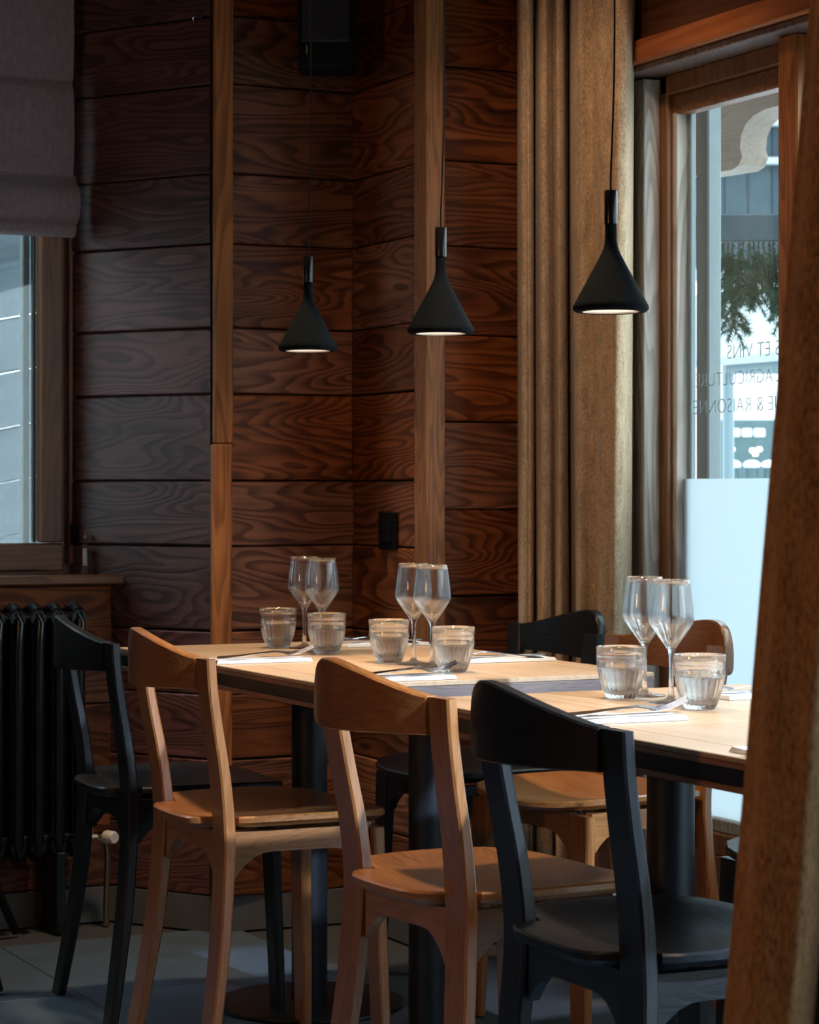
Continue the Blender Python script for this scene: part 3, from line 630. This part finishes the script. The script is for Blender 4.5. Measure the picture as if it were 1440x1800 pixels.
# ---------------------------------------------------------------- glasses
def wine_glass():
    r = empty('wine_glass', (0, 0, 0))
    out = [(.0002, 0), (.034, 0), (.0355, .0012), (.034, .0022), (.018, .0042), (.008, .0075), (.0048, .014), (.0040, .030), (.0038, .055), (.0040, .074), (.0052, .083), (.0090, .090), (.0190, .104), (.0285, .1175), (.0345, .127), (.0362, .133), (.0362, .139), (.0350, .152), (.0330, .170), (.0305, .187), (.0292, .1975)]
    inn = [(.0284, .1975), (.0297, .187), (.0322, .170), (.0342, .152), (.0353, .139), (.0352, .133), (.0333, .1275), (.0272, .1185), (.0176, .1055), (.0078, .0925), (.0002, .0895)]
    o = MB().lathe(out+inn, 48, cap=False).build('bowl_and_stem', 'wine', r, smooth=True)
    return r
def tumbler():
    r = empty('tumbler', (0, 0, 0)); n = 96; ribs = 24
    out = [(.0002, .0012, 0), (.019, .0012, 0), (.0215, 0, .2), (.0238, .0022, 1), (.0262, .007, 1), (.0300, .016, 1), (.0335, .027, 1), (.0362, .038, 1), (.0378, .047, 1), (.0384, .0500, .3), (.0392, .0515, 0), (.0402, .053, 0), (.0402, .0555, 0), (.0396, .057, 0), (.0399, .070, 0), (.0406, .0845, 0), (.0402, .0855, 0)]
    inn = [(.0386, .0855, 0), (.0380, .070, 0), (.0374, .056, 0), (.0357, .046, 0), (.0330, .034, 0), (.0290, .022, 0), (.0230, .013, 0), (.012, .0105, 0), (.0002, .010, 0)]
    V = []; F = []; pr = out+inn
    for (rr, z, a) in pr:
        for i in range(n):
            t = 2*PI*i/n; q = rr*(1+a*.032*(abs(math.cos(t*ribs/2))*2-1.2)) if a else rr
            V.append((q*math.cos(t), q*math.sin(t), z))
    for j in range(len(pr)-1):
        for i in range(n): F.append((j*n+i, j*n+(i+1) % n, (j+1)*n+(i+1) % n, (j+1)*n+i))
    o = MB(); o.V = V; o.F = F; o = o.build('glass_body', 'tumbler', r, smooth=True)
    wp = [(.0002, .0103), (.0118, .0108), (.0227, .0133), (.0287, .0223), (.0327, .0343), (.0354, .0462), (.0368, .0515), (.0360, .0522), (.0002, .0520)]
    MB().lathe(wp, 48, cap=False).build('water', 'water', r, smooth=True)
    return r
tu = tumbler(); wg = wine_glass()
TU = [(2.029, 4.752, 'ribbed water tumbler leftmost on the tables, left of the farthest wine glasses'), (2.041, 4.524, 'ribbed water tumbler right of the farthest wine glasses'),
      (2.050, 4.244, 'ribbed water tumbler left of the middle pair of wine glasses'), (2.048, 3.965, 'ribbed water tumbler right of the middle pair of wine glasses'),
      (2.037, 3.346, 'ribbed water tumbler left of the nearest wine glasses by the window'), (2.046, 3.127, 'ribbed water tumbler rightmost on the tables, beside the foreground curtain')]
for k, (u, v, lb) in enumerate(TU):
    o = tu if k == 0 else copy_tree(tu)
    o.location = (u, v, ZTB); o.rotation_euler = (0, 0, k*.37); tag(o, lb, 'glass', 'water tumblers on the tables')
WG = [(2.075, 4.715, 'left wine glass of the farthest pair'), (2.060, 4.590, 'right wine glass of the farthest pair'), (2.075, 4.185, 'left wine glass of the middle pair'),
      (2.070, 4.095, 'right wine glass of the middle pair'), (2.097, 3.370, 'left wine glass of the nearest pair, in front of the gathered curtain'), (2.066, 3.240, 'right wine glass of the nearest pair, before the oak chair back')]
for k, (u, v, lb) in enumerate(WG):
    o = wg if k == 0 else copy_tree(wg)
    o.location = (u, v, ZTB); o.rotation_euler = (0, 0, k*.5); tag(o, 'empty clear stemmed '+lb, 'glass', 'wine glasses on the tables')

# ---------------------------------------------------------------- napkins and cutlery (local x = along the fork toward the tines)
def napkin():
    r = MB()
    V = []; F = []; nx, ny = 10, 5; Lx, Ly = .20, .085
    for lay, (z, ins) in enumerate(((.0005, 0), (.0035, .001), (.0065, .003))):
        b = len(V)
        for i in range(nx+1):
            for j in range(ny+1):
                x = -Lx/2+ins+(Lx-2*ins)*i/nx; y = -Ly/2+ins+(Ly-2*ins)*j/ny
                V.append((x, y, z+.0008*math.sin(i*1.3+lay)*math.cos(j*1.1)*(lay > 0)))
        for i in range(nx):
            for j in range(ny):
                q = b+i*(ny+1)+j; F.append((q, q+ny+1, q+ny+2, q+1))
    # hem around: close the sides between bottom and top layers
    W = (nx+1)*(ny+1); top = 2*W
    ring = [i*(ny+1) for i in range(nx+1)]+[nx*(ny+1)+j for j in range(1, ny+1)]+[i*(ny+1)+ny for i in range(nx-1, -1, -1)]+[j for j in range(ny-1, 0, -1)]
    for a, b_ in zip(ring, ring[1:]+ring[:1]): F.append((a, b_, top+b_, top+a))
    F = [f for f in F if not (all(W <= i < 2*W for i in f))]
    r.V = V; r.F = F; return r
np0 = napkin().build('napkin', 'napkin')
def fork():
    m = MB(); hw = .0016
    # handle: flat strip along x, widening
    pts = [(-.095, .0085, .002), (-.085, .0105, .002), (-.05, .0085, .003), (-.01, .0050, .006), (.02, .0042, .008), (.035, .0075, .006), (.045, .0115, .003), (.055, .0125, .002)]
    V = []; F = []
    for (x, wd, z) in pts:
        for (dy, dz) in ((-wd, 0), (wd, 0), (wd, .0018), (-wd, .0018)): V.append((x, dy, z+dz))
    for i in range(len(pts)-1):
        for j in range(4): F.append((i*4+j, i*4+(j+1) % 4, (i+1)*4+(j+1) % 4, (i+1)*4+j))
    F.append((0, 1, 2, 3)); k = (len(pts)-1)*4; F.append((k+3, k+2, k+1, k)); m.add(V, F)
    for q in range(4):
        y = -.0105+q*.007
        P = [(.054, y, .002), (.070, y, .004), (.085, y, .009), (.098, y, .015)]; V = []; F = []
        for i, (x, yy, z) in enumerate(P):
            wd = .0014*(1-.45*i/3)
            for (dy, dz) in ((-wd, 0), (wd, 0), (wd, .0018), (-wd, .0018)): V.append((x, yy+dy, z+dz))
        for i in range(3):
            for j in range(4): F.append((i*4+j, i*4+(j+1) % 4, (i+1)*4+(j+1) % 4, (i+1)*4+j))
        F.append((0, 1, 2, 3)); F.append((15, 14, 13, 12)); m.add(V, F)
    return m
def knife():
    out = [(-.105, -.007), (-.108, 0), (-.105, .007), (-.03, .0075), (.0, .006), (.01, .010), (.06, .0105), (.09, .006), (.108, -.002), (.09, -.006), (.0, -.006), (-.03, -.0055)]
    return MB().prism(out, 0, .0028, 'z')
fk0 = fork().build('fork', 'steel'); autosmooth(fk0, 40); kn0 = knife().build('knife', 'steel')
NK = [(1.830, 4.385, 0, 'on the farthest table, just behind the left oak chair'), (1.880, 3.860, 0, 'on the near side in front of the middle wine glasses'), (1.835, 3.030, 0, 'on the near side in front of the nearest wine glasses'),
      (2.262, 4.725, PI, 'on the window side of the farthest table'), (2.275, 4.190, PI, 'on the window side behind the middle right tumbler'), (2.275, 3.270, PI, 'on the window side beside the frosted glass'), (1.845, 2.555, 0, 'peeking out beside the foreground curtain')]
for k, (u, v, a, lb) in enumerate(NK):
    n_ = np0 if k == 0 else np0.copy(); f_ = fk0 if k == 0 else fk0.copy(); q_ = kn0 if k == 0 else kn0.copy()
    if k: [COL.objects.link(x) for x in (n_, f_, q_)]
    n_.location = (u, v, ZTB+.0004); n_.rotation_euler = (0, 0, a+random.uniform(-.06, .06))
    c, s = math.cos(a), math.sin(a)
    def at(dx, dy): return (u+c*dx-s*dy, v+s*dx+c*dy)
    p = at(.018, .010); f_.location = (*p, ZTB+.0095); f_.rotation_euler = (.15, -.05, a-.28)
    p = at(-.004, -.020); q_.location = (*p, ZTB+.0078); q_.rotation_euler = (0, 0, a+.05)
    tag(n_, 'white folded napkin '+lb, 'napkin', 'folded napkins on the tables'); tag(f_, 'steel fork on the napkin '+lb, 'fork', 'forks on the napkins'); tag(q_, 'steel knife on the napkin '+lb, 'knife', 'knives on the napkins')

# ---------------------------------------------------------------- pendants
def pendant():
    r = empty('pendant_lamp', (0, 0, 0))
    z = 0
    autosmooth(MB().lathe([(.047, .0005), (.058, .000), (.0628, .004), (.0632, .009), (.0600, .015), (.0420, .048), (.0260, .078), (.0165, .096), (.0122, .106), (.0100, .118), (.0096, .146)], 56, cap=False).add([], []).build('lamp_shade', 'lampconcrete', r, smooth=True), 60)
    autosmooth(MB().lathe([(.047, .0005), (.0455, .010), (.010, .092)], 48, cap=False).build('inner_reflector', 'whiteplastic', r.children[0]), 60)
    MB().lathe([(.0455, .0028), (.0455, .0040)], 48).build('diffuser', 'disc', r.children[0])
    autosmooth(MB().lathe([(.0104, .146), (.0107, .148), (.0107, .200), (.0100, .2015)], 32).build('socket_tube', 'lamptube', r), 30)
    pts = catmull([(0, 0, .2015), (.0002, 0, .23), (.0035, -.001, .32), (.006, -.002, .45), (.0055, -.002, .7), (.003, 0, 1.0), (0, 0, 1.335)], 6)
    MB().tube(pts, .0017, 8).build('cord', 'blackplastic', r)
    autosmooth(MB().lathe([(.045, 1.318), (.05, 1.322), (.05, 1.334)], 32).build('ceiling_rose', 'blackmetal', r), 30)
    return r
pd = pendant()
PV = [(4.640, 'black cone pendant lamp hanging farthest away, at the left'), (4.020, 'black cone pendant lamp in the middle of the three'), (3.400, 'black cone pendant lamp nearest the window, at the right')]
for k, (v, lb) in enumerate(PV):
    o = pd if k == 0 else copy_tree(pd)
    o.location = (2.05, v, 1.385); tag(o, lb, 'pendant lamp', 'cone pendant lamps over the tables')
    l = lamp('pendant_light', 'SPOT', (2.05, v, 1.3865), 4.5, (1.0, .80, .60), .03, (0, 0, 0), math.radians(92), .7); l.parent = o; l.location = (0, 0, .0005)

# ---------------------------------------------------------------- outside the right window
gr = MB().box(3.2, 60, -30, 60, -.5, -.35).build('snow_ground', 'snow'); gr.name = 'ground'; tag(gr, kind='structure')
gl = MB().box(-25, 1.9, 6.3, 40, -.5, -.35).build('ground_rear', 'snow'); tag(gl, kind='structure')
op = MB().box(3.25, 3.29, 4.93, 4.985, -.35, 2.6, .004).build('porch_post', 'paleframe'); tag(op, 'pale weathered timber porch post just outside the window', 'post')
# scalloped bracket beam
def on_plane(px, py, u):
    t = (px-720)/4200; D = u/(.4426+.8967*t); return (D*(.8967-.4426*t), 1.09+(862-py)/4200*D)
prof = [on_plane(x, y, 3.5) for x, y in ((1235, 312), (1310, 300), (1322, 292), (1328, 276), (1324, 262), (1326, 240), (1334, 220), (1348, 205), (1368, 194), (1392, 188), (1412, 178), (1420, 160), (1420, 40), (1235, 90))]
ob = MB().prism(prof, 3.46, 3.54, 'x').build('eaves_bracket', 'outbeam'); tag(ob, 'pale timber eaves bracket with scalloped end outside the window', 'bracket')
def far(D, px): X = (px-720)/4200*D; return cam_pt(X, D)
def zf(D, py): return 1.09+(862-py)/4200*D
bd = empty('blue_building', (*far(26, 1330), 0), YAW); tag(bd, 'dark blue boarded upper storey of the building across the street', 'building')
for k in range(12):
    MB().box(-1.0+k*.26-.125, -1.0+k*.26+.125, 0, .05, zf(26, 470), zf(26, 150), .01).build('board', 'outblue', bd, (0, random.uniform(-.02, .02), 0))
for y in (218, 285): MB().box(-1.2, 2.1, -.14, -.04, zf(26, y+6), zf(26, y-6), .01).build('gutter', 'awning', bd)
MB().box(-1.2, 2.1, .06, 1.5, zf(26, 474), zf(26, 120)).box(.9, 2.1, .06, 1.5, -.35, zf(26, 474)).build('wall', 'awning', bd)
aw = empty('awning', (*far(12, 1320), 0), YAW); tag(aw, 'pale sloping awning on two poles outside, above the street stall', 'awning')
V = [(-.6, 0, zf(12, 640)), (1.2, 0, zf(12, 590)), (1.2, .9, zf(12, 560)+.3), (-.6, .9, zf(12, 610)+.3), (-.6, 0, zf(12, 655)), (1.2, 0, zf(12, 605)), (1.2, .9, zf(12, 575)+.3), (-.6, .9, zf(12, 625)+.3)]
obj('canvas', V, [(0, 1, 2, 3), (7, 6, 5, 4), (0, 4, 5, 1), (1, 5, 6, 2), (2, 6, 7, 3), (3, 7, 4, 0)], 'awning', aw)
MB().box(-.12, 1.2, .05, .12, zf(12, 656), zf(12, 626)).build('valance', 'galv', aw)
for x in (-.1, 1.1): MB().tube([(x, .1, -.35), (x, .1, zf(12, 640))], .03, 8).build('pole', 'galv', aw)
sh2 = empty('shopfront', (*far(44, 1320), 0), YAW); tag(sh2, 'dark green shopfront across the street with a white sign', 'shop')
MB().box(-.56, 2.4, 0, 2, -.35, zf(44, 738)).build('facade', 'shopdark', sh2)
for (xa, xb) in ((-.40, -.20), (-.17, .02), (.05, .26)): MB().box(xa, xb, -.06, -.005, zf(44, 768), zf(44, 753), .02).build('sign_panel', 'sign', sh2)
for k, (px, py) in enumerate(((1284, 778), (1286, 790), (1284, 802), (1322, 792), (1327, 798), (1334, 790))):
    MB().lathe([(.04, -.04), (.058, 0), (.04, .04)], 10).build('bulb', 'bulb', sh2, ((px-1320)/4200*44, -.08, zf(44, py)))
for k, (px, lb) in enumerate(((1288, 'snow-capped bollard outside, left one below the shop sign'), (1322, 'snow-capped bollard outside, middle one'), (1354, 'snow-capped bollard outside, right one near the mullion'))):
    c = empty('bollard', (*far(16, px), -.35), YAW); tag(c, lb, 'bollard', 'bollards along the street')
    MB().lathe([(.045, 0), (.045, zf(16, 822)+.35)], 16).build('post', 'shopdark', c)
    zr = zf(16, 822)+.35; MB().lathe([(.045, zr), (.058, zr+.008), (.056, zr+.03), (.035, zr+.045), (.01, zr+.05)], 18).build('snow_cap', 'snow', c, smooth=True)
mt = MB().box(-6, 8, 0, 1, -.35, 5.0).build('far_wall', 'sign', None, (*far(60, 1320), 0), YAW); tag(mt, 'pale building face at the end of the street', 'building')
# spruce garland
def spruce(seed, Ln):
    rd = random.Random(seed); r = empty('spruce_branch', (0, 0, 0)); tw = MB(); nd = MB()
    def shoot(p, d, L, lvl):
        q = p.copy(); pts = [q.copy()]; n = max(3, int(L/.035))
        for i in range(n):
            d = (d+Vector((rd.uniform(-.10, .10), rd.uniform(-.10, .10), -.06))).normalized(); q = q+d*L/n; pts.append(q.copy())
            for k in range(int(L/n/.0006)):
                o = pts[-2].lerp(q, rd.random()); a = rd.uniform(0, 2*PI)
                s1 = d.cross(Vector((.3, .2, 1))).normalized(); s2 = d.cross(s1); e = (d*.55+s1*math.cos(a)+s2*math.sin(a)).normalized()*rd.uniform(.015, .024)
                wv = e.cross(d).normalized()*.0020; nd.add([o-wv, o+wv, o+e*1.1], [(0, 1, 2)])
            if lvl < 1:
                for sg in (-1, 1):
                    if rd.random() < .9:
                        s1 = d.cross(Vector((0, 1, .2))).normalized(); shoot(q, (d*.8+s1*sg*.8+Vector((rd.uniform(-.2, .2),)*3)).normalized(), L*.45*(1-.5*i/n), lvl+1)
        tw.tube(pts, [.003*(1-.6*i/len(pts))*(1 if lvl == 0 else .6) for i in range(len(pts))], 5)
    shoot(Vector((0, 0, 0)), Vector((.1, 0, -1)).normalized(), Ln, 0)
    tw.build('twig', 'twig', r); g = nd.build('needles', 'needle', r); tag(g, kind='stuff'); return r
sp1 = spruce(3, .21); sp2 = spruce(8, .19)
SB = [(1272, 436, 6.6, 0, 'leftmost of the low row'), (1289, 442, 6.9, 1, 'second from the left in the low row'), (1307, 452, 6.5, 0, 'third from the left, hanging lowest'), (1325, 436, 7.0, 1, 'fourth from the left'), (1342, 440, 6.7, 1, 'fifth from the left, near the mullion'), (1360, 430, 6.6, 0, 'rightmost of the low row, touching the mullion')]
SB += [(1280, 418, 7.2, 0, None), (1300, 412, 7.4, 0, None), (1318, 416, 7.6, 1, None), (1334, 412, 7.3, 0, None), (1352, 415, 7.5, 1, None), (1370, 412, 7.3, 0, None)]
used = [0, 0]
for k, (px, py, D, s, lb) in enumerate(SB):
    src = (sp1, sp2)[s]; o = src if not used[s] else copy_tree(src); used[s] = 1
    o.location = (*far(7.0, px), zf(7.0, 408)-.028); o.rotation_euler = (0, 0, k*1.1); q = (1.12, .98, 1.2, .95, 1.0, 1.05, .8, .72, .9, .75, .85, .8)[k]; o.scale = (q, q, q)
    if lb: tag(o, 'green spruce branch outside, '+lb, 'branch', 'hanging spruce branches outside the window')
    else: tag(o, 'green spruce branch of the upper back row behind the low row', 'branch', 'upper back row of spruce branches')
gb = MB().box(-.35, .5, -.03, .03, -.03, .05, .004).box(.46, .5, -.03, .03, -zf(7, 408)-.35, -.031, .003).build('branch_rail', 'outblue', None, (*far(7.0, 1330), zf(7.0, 408)), YAW); tag(gb, 'dark rail outside that carries the spruce branches', 'rail')
